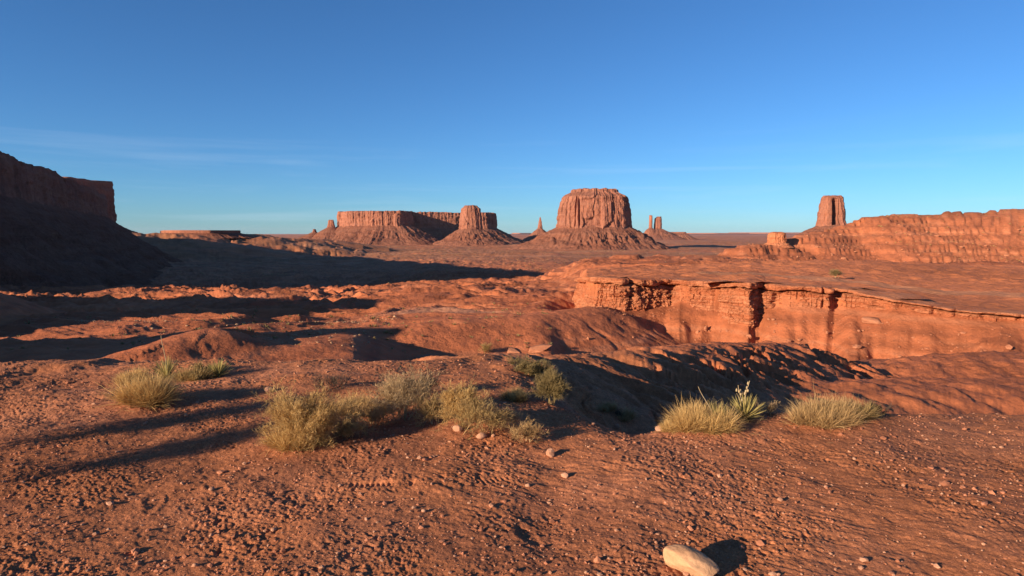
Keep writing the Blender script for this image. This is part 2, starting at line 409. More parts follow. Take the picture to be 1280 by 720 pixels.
# colour zones (what the soil is made of), from place, steepness and noise
def soil_colour(X, Y, Z, slopev):
    r = np.hypot(X, Y); px = np.where(Y > .5, pxof(X, np.maximum(Y,.5)), 640)
    c_near = np.array([.39,.138,.060]); c_or = np.array([.43,.132,.057]); c_mid = np.array([.38,.118,.055])
    c_far = np.array([.45,.155,.073]); c_sage = np.array([.28,.128,.058]); c_tan = np.array([.46,.22,.125])
    L = lambda v: v[..., None]
    w = sstep(9, 22, r); C = c_near*(1-L(w))+c_or*L(w)
    w = sstep(-.25,.3, fbm(X/30,Y/30,101,3))*sstep(100,220,r); C = C*(1-L(w))+c_mid*L(w)
    w = sstep(350, 1200, r); C = C*(1-L(w))+c_far*L(w)
    # sage flats on level ground
    lvl = 1-sstep(.06,.2,slopev)
    w = lvl*sstep(-.1,.35, fbm(X/110,Y/80,103,4))*sstep(120,500,r)*.35
    C = C*(1-L(w))+c_sage*L(w)
    w = sstep(-.2,.3, fbm(X/900,Y/300,104,4))*sstep(1100,2000,r)*(1-sstep(6000,9000,r))*.5
    C = C*(1-L(w))+c_sage*L(w)
    w = sstep(.1,.5, fbm(X/500,Y/120,105,4))*sstep(700,1500,r)*.45
    C = C*(1-L(w))+c_tan*L(w)
    # pale weathered tops on the mid-left mounds
    w = (1-sstep(4,11,np.hypot((X+10)/1.3,(Y-99)/1.0)))*.55
    C = C*(1-L(w))+np.array([.40,.22,.14])*L(w)
    # beds of darker and paler rock showing on the slopes
    if r.max() > 30:
        bed = n2(Z/.9+.5*fbm(X/40,Y/40,109,3), X/90, 110)+.6*n2(Z/2.7, X/160+7, 111)
        st = sstep(.10,.35,slopev)*sstep(30,60,r)*(1-sstep(1000,1600,r))
        w = sstep(.0,.5,bed)*st*.55; C = C*(1-L(w))+np.array([.27,.085,.042])*L(w)
        w = sstep(.15,.6,-bed)*st*.35; C = C*(1-L(w))+np.array([.55,.225,.12])*L(w)
    Yc, _, _ = ledge_line(np.clip(px,-600,1900))
    w = sstep(724,740,px)*sstep(.5,2,Y-Yc)*(1-sstep(110,170,Y-Yc))*(.75+.25*sstep(-.3,.3,fbm(X/14,Y/9,108,3)))
    C = C*(1-L(w))+np.array([.56,.180,.072])*L(w)
    # dark soil patches near
    w = sstep(.15,.5, fbm(X/1.3,Y/1.3,106,4))*(1-sstep(9,14,r))*.35
    C = C*(1-L(w))+np.array([.22,.085,.05])*L(w)
    w = sstep(-.1,.5, fbm(X/2.2+4,Y/2.2,107,3))*(1-sstep(9,14,r))*.4
    C = C*(1-L(w))+np.array([.42,.17,.095])*L(w)
    return C
dr = np.gradient(GZ, axis=0)/np.gradient(RR)[:,None]
da = np.gradient(GZ, axis=1)/(np.gradient(PHI)[None,:]*RR[:,None])
SL = np.hypot(dr, da)
with ThreadPoolExecutor(4) as ex:
    COL = np.concatenate(list(ex.map(lambda ab: soil_colour(GX[ab[0]:ab[1]], GY[ab[0]:ab[1]], GZ[ab[0]:ab[1]], SL[ab[0]:ab[1]]), _ch)), 0)
NEAR = 1-sstep(8, 30, np.hypot(GX, GY))
V = np.stack([GX, GY, GZ], -1).reshape(-1, 3)
V = np.concatenate([V, [[0,0,0]]])
F1 = gridF(nr, nc, True)[:, ::-1]
cidx = nr*nc
F2 = np.stack([np.full(nc, cidx), np.roll(np.arange(nc), -1), np.arange(nc)], -1)
ground = mesh_np('ground', V, [F1, F2], M_ground,
    attrs={'Col': np.concatenate([COL.reshape(-1,3), [[.33,.13,.07]]]), 'near': np.concatenate([NEAR.ravel(), [1]])})
tag(ground, kind='structure')
def gz(x, y):
    """surface height of the ground mesh at a point (bilinear in the polar grid)"""
    x = np.atleast_1d(np.asarray(x, float)); y = np.atleast_1d(np.asarray(y, float))
    r = np.hypot(x, y); p = np.arctan2(x, y)
    i = np.clip(np.searchsorted(RR, r)-1, 0, nr-2); j = np.clip(np.searchsorted(PHI, p)-1, 0, nc-2)
    fi = np.clip((r-RR[i])/(RR[i+1]-RR[i]),0,1); fj = (p-PHI[j])/(PHI[j+1]-PHI[j])
    z = GZ[i,j]*(1-fi)*(1-fj)+GZ[i+1,j]*fi*(1-fj)+GZ[i,j+1]*(1-fi)*fj+GZ[i+1,j+1]*fi*fj
    return z
def hit(px, py, y0=1.5, y1=4000):
    """first ground point along the view ray through a pixel: the real place a thing stands"""
    ys = np.geomspace(y0, y1, 6000)
    dz = -(py-360)/FPX
    yc = math.cos(PITCH)+dz*math.sin(PITCH)
    xs = ys*((px-640)/FPX)/yc; zs = EYE+ys*(-math.sin(PITCH)+dz*math.cos(PITCH))/yc
    g = gz(xs, ys); k = np.argmax(g >= zs)
    if g[k] < zs[k]: k = 3000
    return float(xs[k]), float(ys[k]), float(g[k])

# dirt road along the plateau
def road():
    cl = [P(880,338.5,128), P(960,342,118), P(1040,346.5,112), P(1120,351,108), P(1250,357,106), P(1420,362,104)]
    c = np.array(cl)[:, :2]; s = np.concatenate([[0], np.cumsum(np.hypot(*np.diff(c,axis=0).T))])
    t = np.linspace(0, s[-1], 160); x = np.interp(t, s, c[:,0]); y = np.interp(t, s, c[:,1])
    tx, ty = np.gradient(x), np.gradient(y); l = np.hypot(tx,ty); nx, ny = -ty/l, tx/l
    w = np.linspace(-6.5, 6.5, 25)
    ed = 1+.15*fbm(t/6, t*0, 5, 3)
    X = x[:,None]+nx[:,None]*w*ed[:,None]; Yy = y[:,None]+ny[:,None]*w*ed[:,None]
    Z = gz(X.ravel(), Yy.ravel()).reshape(X.shape)+.05-.12*(np.abs(w)/6.5)**6
    Vv = np.stack([X,Yy,Z],-1).reshape(-1,3)
    o = mesh_np('dirt_road', Vv, gridF(160,25)[:, ::-1], M_road, attrs={'Col': np.tile([.50,.20,.095],(len(Vv),1)), 'near': np.zeros(len(Vv))})
    tag(o, kind='structure')
road()

# ------------------------------------------------------------------ ledge wall mesh
def build_ledge():
    pts = np.array([[xp(p[0], 345, p[3]), p[3]] for p in LEDGE])
    s = np.concatenate([[0], np.cumsum(np.hypot(*np.diff(pts,axis=0).T))])
    n = 2800
    # finer sampling where visible
    t = np.interp(np.linspace(0,1,n), [0,.14,.90,1], [0, s[2], s[21], s[-1]])
    x = np.interp(t, s, pts[:,0]); y = np.interp(t, s, pts[:,1])
    def sm(v, k=9):
        w = np.hanning(k+2)[1:-1]; w /= w.sum(); return np.convolve(np.pad(v,k//2,mode='edge'), w, 'valid')
    x, y = sm(x), sm(y)
    tx, ty = np.gradient(x), np.gradient(y)
    tx, ty = sm(tx,21), sm(ty,21); l = np.hypot(tx,ty); nx, ny = ty/l, -tx/l      # outwards = towards the camera
    pxl = pxof(x, y)
    _, zt, zb = ledge_line(pxl)
    out = empty('rock_ledge', (float(x[400]), float(y[400]), float(zb[400])), 'long red rock ledge with flat caprock, dark cracks and crumbly wall', 'rock ledge')
    def place(name, U, W, mat, capd):
        X = x[None,:]+nx[None,:]*W; Yy = y[None,:]+ny[None,:]*W
        Vv = np.stack([X, Yy, U],-1).reshape(-1,3)-np.array(out.location)
        return mesh_np(name, Vv, gridF(U.shape[0], n), mat, out, smooth=False)
    H = zt-zb
    capT = np.clip(.85+.45*fbm(t/5., t*0, 7, 3), .35, 1.6)*np.clip(H/4,.35,1)
    crack = 1-sstep(.0,.16, np.abs(n2(t/3.3, t*0+.5, 71))) # deep vertical joints
    crack2 = 1-sstep(.0,.14, np.abs(n2(t/1.1, t*0+.5, 72)))
    # wall
    kr = 72; v = np.linspace(0,1,kr)[:,None]
    z0 = zb-1.5; z1 = zt-capT
    U = z0+(z1-z0)*v
    T = np.broadcast_to(t, U.shape)
    blk = n2(np.floor(T/1.3+.6*n2(T/4,U/3,73)), np.floor(U/.75+.5*n2(T/3,U/2,74)), 75)
    blk = blk + .6*n2(np.floor(T/.55)+.3, np.floor(U/.38)+.7, 78)
    W = -.35 + (1-v)**1.6*1.3*np.clip(H/4,.4,1) + .75*fbm(T/4.5, U/5, 76, 3) + .42*blk + .20*fbm(T/.6, U/.3, 77, 3) + .10*n2(T*0+.3, U/.22, 87)
    W = W - (.75*crack+.3*crack2)*sstep(.05,.4,v)*sstep(-.4,.2,n2(T/7,U/4,79)+.1)
    W = W - .55*sstep(.93,1,v)                                   # undercut just under the cap
    W = W - .5*np.exp(-((v-.62)/.03)**2)*sstep(-.1,.3,n2(T/5,T*0,80))
    place('rock_wall', U, W, M_ledge, 0)
    # caprock slab, rounded edge, runs back into the plateau
    prof = [(-.9,-.02),(-.1,-.01),(.16,.02),(.33,.16),(.42,.4),(.42,.62),(.34,.86),(.16,.98),(-.3,1.02),(-1.5,1.03),(-3.5,1.0),(-7,.4)]
    P_ = np.array(prof); q = np.linspace(0, len(prof)-1, 40)
    w0 = np.interp(q, range(len(prof)), P_[:,0])[:,None]; v0 = np.interp(q, range(len(prof)), P_[:,1])[:,None]
    U = (zt-capT)+capT*v0 + 0*w0
    T = np.broadcast_to(t, U.shape)
    W = w0 + np.where(w0 > -1, .7*fbm(T/4, T*0+1, 81, 4)+.30*n2(np.floor(T/1.4+.4*n2(T/5,T*0,82)),np.floor(U/.45),83)+.12*fbm(T/.5,U/.25,84,3), 0)
    W = W - 1.0*(crack*sstep(.1,.45,n2(T/9,T*0,85)+.25))*(w0 > -.5)
    U = U + .1*fbm(T/3, W/2., 86, 3)+.1
    place('caprock', U, W, M_ledge, 1)
    return out
build_ledge()

# ------------------------------------------------------------------ buttes and mesas
def resample(poly, n, smooth=1):
    p = np.array(poly+[poly[0]], float)
    s = np.concatenate([[0], np.cumsum(np.hypot(*np.diff(p,axis=0).T))])
    t = np.linspace(0, s[-1], n, endpoint=False)
    q = np.stack([np.interp(t, s, p[:,0]), np.interp(t, s, p[:,1])], 1)
    k = max(3, int(n*smooth/100))|1
    w = np.hanning(k+2)[1:-1]; w /= w.sum()
    qq = np.stack([np.convolve(np.concatenate([q[-(k//2):,i], q[:,i], q[:k//2,i]]), w, 'valid') for i in (0,1)], 1)
    return qq, s[-1]
def normals(q, k=9):
    d = np.roll(q,-k,0)-np.roll(q,k,0); l = np.hypot(*d.T)[:,None]+1e-9
    nrm = np.stack([d[:,1],-d[:,0]],1)/l
    return nrm
def butte(name, label, cat, poly, zfoot, ztop, zbase, tw, n=600, flute=.12, seed=1, cap=None, topf=None, taper=.05, smooth=2.5, group=None, footf=None, gullies=1.0, mats=None, dents=()):
    """poly: plan outline at the cliff foot, counter-clockwise; tw: width of the rubble skirt"""
    poly = list(poly)
    ar = sum(poly[i][0]*poly[(i+1)%len(poly)][1]-poly[(i+1)%len(poly)][0]*poly[i][1] for i in range(len(poly)))
    if ar < 0: poly = poly[::-1]
    q, per = resample(poly, n, smooth); c = q.mean(0)
    nm = normals(q); arc = np.arange(n)/n*per
    H = ztop-zfoot; sc = H
    root = empty(name, (float(c[0]), float(c[1]), float(zbase)), label, cat, group)
    ring = np.arange(n)/n*2*math.pi
    # periodic arc coordinate for noise: use plan coords
    cx, cy = q[:,0]/sc, q[:,1]/sc
    kv = 46; v = np.linspace(0,1,kv)[:,None]
    zf = zfoot + (footf(q) if footf else 0) + .05*sc*fbm(cx*2.2, cy*2.2, seed+1, 3)
    zt = ztop + (topf(q) if topf else 0) + .018*sc*fbm(cx*5, cy*5, seed+2, 3)
    zt = zt + .035*min(sc,150)*n2(np.floor(arc/(.16*sc))+.5, arc*0+seed, seed+41)
    Z = (zf-.12*sc)+(zt-zf+.12*sc)*v
    X0 = np.broadcast_to(cx, Z.shape); Y0 = np.broadcast_to(cy, Z.shape); Z0 = Z/sc
    fl = rid((X0+Y0*.3)*3.0+.1*Z0, (Y0-X0*.3)*3.0, seed+3, 4, .55)-1.1
    vc = 1-sstep(0,.09,np.abs(n2((X0)*2.3+.12*Z0, Y0*2.3, seed+5)))
    rmin = float(np.hypot(*(q-c).T).min()); ws = min(sc, 1.3*rmin)
    fl = .55*fl + .9*(rid(X0*1.3+.25*fbm(X0,Z0*1.5,seed+31,2), Y0*1.3, seed+32, 2)-.9)*sstep(-.3,.4,n2(X0*.8,Y0*.8+.5*Z0,seed+33)) 
    vc = vc*sstep(-.15,.3,n2(X0*1.1+Z0*.5,Y0*1.1-Z0*.9,seed+34))
    O = -taper*ws*v + flute*ws*(-.45*fl) - .14*ws*vc*sstep(.0,.3,v)
    pan = n2(np.floor(arc/(.30*sc)+.5*n2(cx*2,cy*2,seed+43)+.25*n2(cx*2,Z0*2,seed+44))+.5, np.floor(Z0*1.6+n2(cx,cy,seed+45))+.37, seed+42)
    O = O + .07*ws*pan
    O = O - .03*ws*sstep(.82,.85,v) - .012*ws*sstep(.92,.99,v) + .035*ws*n2(np.floor(Z0*7+n2(X0*2,Y0*2,seed+35))*1.7+0*X0, X0*1.5+Y0, seed+6) + .03*ws*fbm(X0*5,Z0*4+Y0*5,seed+36,3)
    for (ax, ay, wd, dp) in dents:      # big recesses in the wall
        dd = np.hypot(q[:,0]-ax, q[:,1]-ay)/wd
        O = O - dp*np.exp(-dd**4)*sstep(1.0,.78,v)*sstep(-.05,.15,v)
    X = q[:,0]+nm[:,0]*O; Y = q[:,1]+nm[:,1]*O
    Vs = [np.stack([X,Y,Z],-1).reshape(-1,3)]; rows = kv
    # top: stepped cap rings to the middle
    cp = cap or [(.93,.01),(.8,.02),(.5,.025),(.2,.03)]
    lastX, lastY, lastZ = X[-1], Y[-1], Z[-1]
    mz = float(lastZ.mean())
    for k_, (f, up_) in enumerate(cp):
        nx_ = c[0]+(lastX-c[0])*f; ny_ = c[1]+(lastY-c[1])*f
        zz = (mz+(lastZ-mz)*f)+up_*sc + .012*sc*fbm(nx_/sc*6, ny_/sc*6, seed+9+k_, 3)
        Vs.append(np.stack([nx_,ny_,zz],-1)); rows += 1
    Vs.append(np.array([[c[0],c[1],mz+cp[-1][1]*sc]]))
    VV = np.concatenate(Vs); ci = len(VV)-1; b0 = (rows-1)*n
    F = gridF(rows, n, True); Ft = np.stack([b0+np.arange(n), b0+np.roll(np.arange(n),-1), np.full(n,ci)],-1)
    m1, m2 = mats or (M_far, M_talus)
    mesh_np('cliff', VV-np.array(root.location), [F,Ft], m1, root)
    # rubble skirt
    kt = 34; w = np.linspace(0,1,kt)[:,None]
    zf2 = zf+.02*sc
    prof = 1-(1.18*w-.18*w*w) ; prof = prof*(1-w)**.12
    nmS = normals(q, max(9, n//40))
    TW = tw*(1+.22*fbm(cx*1.2, cy*1.2, seed+20, 3))
    OO = -.06*sc*(1-w)**3 + TW*w
    Xt = q[:,0]+nmS[:,0]*OO; Yt = q[:,1]+nmS[:,1]*OO
    g = rid(Xt/sc*2.4, Yt/sc*2.4, seed+21, 4, .55)-1.0
    Zt = zbase+(zf2-zbase)*np.clip(prof,0,1) + gullies*.036*sc*(g+1.1*fbm(Xt/sc*9,Yt/sc*9,seed+27,3))*np.sin(np.clip(w*1.05,0,1)*math.pi)**.7 - .05*sc*w**6
    lay = .035*sc*np.sin((Zt-zbase)/max(1,(zf2.mean()-zbase))*11+fbm(Xt/sc,Yt/sc,seed+23,2)*2)
    Zt = Zt+lay*np.sin(w*math.pi)
    mesh_np('talus_slope', np.stack([Xt,Yt,Zt],-1).reshape(-1,3)-np.array(root.location), gridF(kt,n,True)[:, ::-1], m2, root)
    return root
def ell(cx, cy, a, b, n=28, rot=0, pw=2.6):
    o = []
    for i in range(n):
        t = 2*math.pi*i/n; c, s = math.cos(t), math.sin(t)
        x = a*math.copysign(abs(c)**(2/pw), c); y = b*math.copysign(abs(s)**(2/pw), s)
        o.append((cx+x*math.cos(rot)-y*math.sin(rot), cy+x*math.sin(rot)+y*math.cos(rot)))
    return o

# big central butte
Y0 = 3000
xc = xp(745.5,290,Y0); hw = (796-697)/2/FPX*Y0
butte('sandstone_butte','large broad red butte with a stepped cap on a wide cone of rubble','butte',
    ell(xc+8, Y0+150, hw*.99, 160, rot=-.05), zp(284,Y0), zp(244.5,Y0), -78, 215, n=900, flute=.10, seed=11,
    cap=[(.985,.0),(.93,.045),(.84,.085),(.77,.13),(.735,.135),(.72,.225),(.70,.24),(.4,.25),(.2,.25)], taper=.16, gullies=1.1,
    footf=lambda q: 0*q[:,0], topf=lambda q: 2*np.cos((q[:,0]-xc)/hw*2))
# the long mesa
Y0 = 4300
A = lambda px, Y: (xp(px,285,Y), Y)
mesa_poly = [A(422,Y0+80),A(436,Y0),A(470,Y0-60),A(500,Y0-40),A(516,Y0+40),A(514,Y0+230),A(545,Y0+290),A(580,Y0+360),A(608,Y0+400),A(621,Y0+520),A(618,Y0+1200),A(500,Y0+1300),A(430,Y0+900)]
butte('long_mesa','long flat-topped mesa with sheer pleated walls on the horizon left of the centre','mesa', mesa_poly,
    zp(282,Y0), zp(264.5,Y0), -80, 260, n=1500, flute=.13, seed=23, smooth=1.2, taper=.04, gullies=1.3,
    cap=[(.985,.01),(.9,.012),(.6,.015),(.3,.015)],
    footf=lambda q: np.where(q[:,1] > Y0+200, -12, 0), topf=lambda q: 5*n2(q[:,0]/260,q[:,1]/260,4)+4)
butte('castle_butte','narrow square-topped butte on its own rubble cone in front of the long mesa','butte',
    ell(xp(588.5,285,4150), 4150, 74, 90, rot=.2), zp(286,4150), zp(261,4150), -80, 205, n=600, flute=.11, seed=31, smooth=2,
    cap=[(.9,.03),(.72,.10),(.66,.15),(.5,.16),(.2,.16)], taper=.14, gullies=1.2)
for (px, t_, b_, hwd, sd, lb) in ((414,275,284,26,41,'small dark double pinnacle at the left end of the long mesa'),
                                  (393,286.5,290,12,43,'lowest stub of rock on the left shoulder of the long mesa')):
    butte('rock_pinnacle', lb, 'pinnacle', ell(xp(px,285,4350), 4350, hwd, 22), zp(b_,4350), zp(t_,4350), -80, 230 if px>400 else 190, n=220, seed=sd, flute=.2, taper=.35, gullies=1.0)
# lonely spire
butte('rock_spire','slender lone rock spire on a low cone, between the long mesa and the large butte','spire',
    ell(xp(675,285,6000), 6000, 24, 22), zp(285.5,6000), zp(273,6000), -80, 165, n=260, seed=51, flute=.18, taper=.55, gullies=.8,
    cap=[(.8,.05),(.5,.12),(.2,.14)])
# the two towers
tr = empty  # (kept short)
butte('rock_tower','thin column of rock, left one of the two towers right of the large butte','rock tower',
    ell(xp(813.3,285,7400), 7400, 19, 24), zp(284,7400), zp(269.5,7400), -80, 170, n=220, seed=61, group='two rock towers', flute=.10, taper=.05, cap=[(.8,.02),(.4,.03)])
butte('rock_tower','wider notched rock tower, right one of the two towers right of the large butte','rock tower',
    ell(xp(822.3,285,7450), 7450, 45, 45), zp(285.5,7450), zp(272,7450), -80, 330, n=320, seed=67, group='two rock towers', flute=.16, taper=.08, cap=[(.8,.02),(.5,.03)],
    topf=lambda q: 10*np.sign(q[:,0]-xp(821,285,7450)))
butte('low_ridge','low dark ridge trailing off to the right below the two towers','ridge',
    ell(xp(845,290,7500), 7500, 120, 30), zp(291.5,7500), zp(290,7500), -80, 170, n=260, seed=69, flute=.4, taper=.4, gullies=1.5)
# right butte
Y0 = 2500
xr = xp(1039,275,Y0)
butte('split_butte','tall reddish butte split by a dark vertical recess, behind the red hillside on the right','butte',
    ell(xr, Y0, 53, 48, rot=0), zp(282.5,Y0), zp(247,Y0), -60, 190, n=520, flute=.12, seed=73, taper=.26, smooth=2,
    cap=[(.93,.01),(.84,.05),(.78,.06),(.5,.065)], dents=[(xr-4, Y0-46, 11, 45),(xr+14,Y0-44,4,12)])
# knob on the flank
kx, ky, kz = P(971,304,452)
butte('rock_outcrop','small round knob of layered red rock at the left foot of the red hillside','rock knob',
    ell(kx, ky, 6.2, 6), zp(303,452), zp(291.5,452), zp(309,452), 5, n=260, seed=79, flute=.12, taper=.12, mats=(M_ledge,M_ledge),
    cap=[(.9,.05),(.75,.1),(.5,.13),(.2,.14)])
# shaded mesas on the left
rimA = (-285,205); rimB = (-915,1460)
butte('dark_mesa','dark mesa flank sloping down at the left edge, lying in its own shade','mesa',
    [rimA, (-500,640),(-690,1020),(-800,1230), rimB,(-1120,1600),(-1500,1600),(-1500,700),(-900,150),(-500,40)], 40, 84, -62, 125, n=900, seed=83, smooth=1.5, flute=.16,
    gullies=1.6, topf=lambda q: 5*n2(q[:,0]/130,q[:,1]/130,8)+ (q[:,1]-800)/800*4)
butte('high_mesa','high mesa standing behind the shaded mesa flank at the far left','mesa',
    [(-1580,2330),(-1540,2520),(-1800,2750),(-2400,2700),(-2400,2000),(-1800,2050)], 40, 170, -70, 200, n=700, seed=89, topf=lambda q: 30+0*q[:,0], flute=.12)
butte('low_mesa','low flat-topped red mesa on the left skyline beside the dark mesa flank','mesa',
    [A(222,2000),A(262,1990),A(300,2080),A(300,2500),A(200,2500),A(205,2060)], zp(291,2000), zp(287.8,2000), -14, 45, n=500, seed=97, flute=.3, gullies=1.5)
# far pale mesas on the horizon
for (a, b, t_, Yd, sd, lb) in ((862,938,291.2,30000,101,'pale blue far mesa, left one on the horizon right of the two towers'),
                               (930,1010,290.6,34000,103,'pale blue far mesa, right one on the horizon left of the red hillside'),
                               (640,664,291.2,33000,107,'faint far mesa on the horizon just left of the lone spire'),
                               (1150,1500,288,32000,109,'faint far mesa on the horizon behind the red hillside')):
    x0, x1 = xp(a,290,Yd), xp(b,290,Yd)
    butte('distant_mesa', lb, 'mesa', [(x0,Yd),(x0*.6+x1*.4,Yd-300),(x1,Yd+100),(x1,Yd+2500),(x0,Yd+2500)], zp(292.2,Yd), zp(t_,Yd), -90, 700, group='far mesas on the horizon', n=300, seed=sd, flute=.5)

# ------------------------------------------------------------------ rocks
def ico(sub):
    import bmesh
    bm = bmesh.new(); bmesh.ops.create_icosphere(bm, subdivisions=sub, radius=1)
    v = np.array([list(a.co) for a in bm.verts]); f = np.array([[a.index for a in t.verts] for t in bm.faces]); bm.free()
    return v, f
I5 = ico(5); I4 = ico(4); I1 = ico(1); I2 = ico(2)
def rockV(base, dims, seed, planes=9, rough=.07, cut=(.55,.86)):
    v, f = base; r = np.random.default_rng(seed); v = v.copy()
    for _ in range(planes):
        n = r.normal(size=3); n /= np.linalg.norm(n); d = r.uniform(*cut)
        k = v@n; m = k > d; v[m] -= np.outer((k[m]-d)*.9, n)
    s = seed*1.7
    nn = n3(v[:,0]*1.8+s, v[:,1]*1.8, v[:,2]*1.8, seed)+.5*n3(v[:,0]*4+s, v[:,1]*4, v[:,2]*4, seed+1)+.25*n3(v[:,0]*9+s, v[:,1]*9, v[:,2]*9, seed+2)
    v = v*(1+rough*nn)[:,None]
    return v*np.array(dims), f
def rock(name, label, px, py, wpx, hpx, mat, seed, depth=.8, rotz=0, tilt=0, sink=.2, planes=9, rough=.07, base=None, group=None, y0=1.5, cat='rock', cut=(.55,.86)):
    x, y, z = hit(px, py, y0)
    d = y; a, c = wpx/2/FPX*d, hpx/2/FPX*d
    v, f = rockV(base or I4, (a, a*depth, c), seed, planes, rough, cut)
    ct, st_ = math.cos(tilt), math.sin(tilt)
    v = np.stack([v[:,0]*ct+v[:,2]*st_, v[:,1], -v[:,0]*st_+v[:,2]*ct],1)
    cz, sz = math.cos(rotz), math.sin(rotz)
    v = np.stack([v[:,0]*cz-v[:,1]*sz, v[:,0]*sz+v[:,1]*cz, v[:,2]],1)
    z += c*(1-2*sink)
    o = mesh_np(name, v, f, mat); o.location = (x,y,z)
    return tag(o, label, cat, group)
rock('sandstone_rock','pale smooth sandstone rock lying in the front soil, casting a black shadow to its right', 863,713,80,38,M_pale,5,depth=.62,rotz=R(-30),tilt=R(13),sink=.29,planes=6,rough=.06,base=I5)
ST = [(265,613,9,7,'small pale stone on bare soil left of the tread marks, nearest the left shadows'),
 (342,664,8,7,'small round stone in the front left soil, alone below the long shadows'),
 (706,596,12,8,'pale flat pebble in the soil below the dark hollow, front centre'),
 (975,626,9,6,'small stone with a short shadow in the right foreground soil'),
 (1080,702,13,8,'flat stone at the lower right corner of the foreground'),
 (173,706,8,8,'pale stone in the lower left corner of the foreground'),
 (244,708,8,6,'small pale stone near the bottom edge, left'),
 (909,532,12,9,'pale pinkish stone at the foot of the yucca with two stalks'),
 (890,528,8,9,'white stone tucked in the grass left of the two-stalked yucca'),
 (825,538,16,8,'flat reddish stone left of the green grass tuft, at the lip of the dark hollow'),
 (336,490,14,9,'broken stone among dead twigs on the bare ridge, left of the big bush'),
 (232,520,5,5,'small white pebble inside the long shadow at the left'),
 (352,556,9,5,'reddish stone at the lower left foot of the big yellow bush'),
 (572,538,14,10,'rounded pinkish stone under the yellow bush in the centre'),
 (602,547,15,9,'rounded reddish stone at the foot of the central twiggy bush'),
 (617,546,7,5,'small white stone beside the rounded reddish stone at the central bush'),
 (688,570,14,13,'upright pinkish stone at the near rim of the black hollow shadow'),
 (771,536,8,9,'upright red stone at the right end of the black hollow shadow'),
 (742,531,7,5,'small pale stone lying in the middle of the black hollow shadow'),
 (1068,575,7,5,'small grey stone right of the spiky shadow in the right foreground'),
 (660,608,9,6,'grey stone in the middle of the foreground soil'),
 (530,640,8,5,'small brown stone in the middle of the foreground, near the tread marks')]
for i, (px,py,w,h,lb) in enumerate(ST):
    rock('stone', lb, px, py, w, h, M_stone, 200+i, depth=.8, rotz=random.uniform(0,3), sink=.25, base=I2 if w < 10 else I4, cat='stone', group='stones on the foreground soil')
BO = [(674,437,42,12,'long tilted slab of rock with a black shadow on the orange slope left of centre',.9,R(-17)),
 (640,440,26,10,'pale low boulder at the bottom of the orange slope, left of the tilted slab',.8,0),
 (526,452,30,22,'red outcrop casting a round black shadow at the foot of the middle-left mound',1,0),
 (882,413,9,12,'upright dark boulder on the smooth slope below the ledge, left one of the pair',.8,0),
 (872,416,7,7,'small boulder lower beside the upright dark boulder below the ledge',.8,0),
 (937,422,10,8,'single small boulder on the slope above the shaded gullies',.8,0),
 (1093,402,32,13,'wide pale slab resting on the slope at the right end of the ledge',.7,0),
 (986,427,6,5,'tiny rock at the crest end of the gullied ridge',.8,0),
 (735,424,6,5,'tiny rock on the orange slope in line below the left end of the ledge',.8,0)]
for i, (px,py,w,h,lb,dp,tl) in enumerate(BO):
    rock('boulder', lb, px, py, w, h, M_boul, 300+i, depth=dp, tilt=tl, sink=.42, y0=28, base=I4, cat='boulder', planes=13, cut=(.42,.72), rough=.10, group='boulders on the slopes')

def scatter(name, label, pts, sizes, mat, seed, flat=.6, base=I1, cat=None):
    v0, f0 = base; r = np.random.default_rng(seed); n = len(pts)
    m = len(v0)
    jit = 1+r.uniform(-.28,.28,(n,m,1))
    ang = r.uniform(0,6.28,n); c, s = np.cos(ang)[:,None], np.sin(ang)[:,None]
    st = r.uniform(.6,1.3,(n,1,3)); st[:,:,2] *= flat
    v = v0[None]*jit*st*sizes[:,None,None]
    X = v[:,:,0]*c-v[:,:,1]*s; Yy = v[:,:,0]*s+v[:,:,1]*c
    v = np.stack([X,Yy,v[:,:,2]],-1)+pts[:,None,:]
    F = (f0[None]+(np.arange(n)*m)[:,None,None]).reshape(-1,3)
    o = mesh_np(name, v.reshape(-1,3), F, mat, smooth=False)
    return tag(o, label, cat, kind='stuff')
def sector(n, r0, r1, umax, seed, power=1.0):
    r = np.random.default_rng(seed)
    rr = r0*(r1/r0)**(r.uniform(0,1,n)**power); u = r.uniform(-umax, umax, n)
    a = np.arctan(u); return rr*np.sin(a), rr*np.cos(a)
x, y = sector(30000, 1.9, 9.5, 1.0, 1)
k = fbm(x/.9, y/.9, 64, 2)+rng.uniform(-.5,.5,len(x)) > -.05; x, y = x[k], y[k]
sz = .0030*np.exp(rng.normal(0,.6,len(x)))*(1+.10*np.hypot(x,y)); sz = np.clip(sz,.0015,.024)
clodmat, nt, b = nmat('soil clods'); b.inputs['Base Color'].default_value = (.33,.125,.068,1)
nz = N(nt,'TexNoise'); nz.inputs['Scale'].default_value = 3; nt.links.new(N(nt,'NewGeometry').outputs['Position'], nz.inputs['Vector'])
nt.links.new(ramp(nt, nz.outputs['Fac'], [(.35,(.24,.09,.05)),(.65,(.42,.17,.095))]), b.inputs['Base Color'])
scatter('soil_clods','loose crumbs and clods of red soil strewn over the foreground', np.stack([x,y,gz(x,y)+sz*.2],1), sz, clodmat, 2, .7, cat='soil')
x, y = sector(6000, 2.0, 9, 1.0, 3)
sz = np.clip(.0031*np.exp(rng.normal(0,.55,len(x)))*(1+.10*np.hypot(x,y)),.0015,.02)
scatter('gravel','pale and brown gravel scattered over the red foreground soil', np.stack([x,y,gz(x,y)+sz*.2],1), sz, M_stone, 4, .7, cat='gravel')
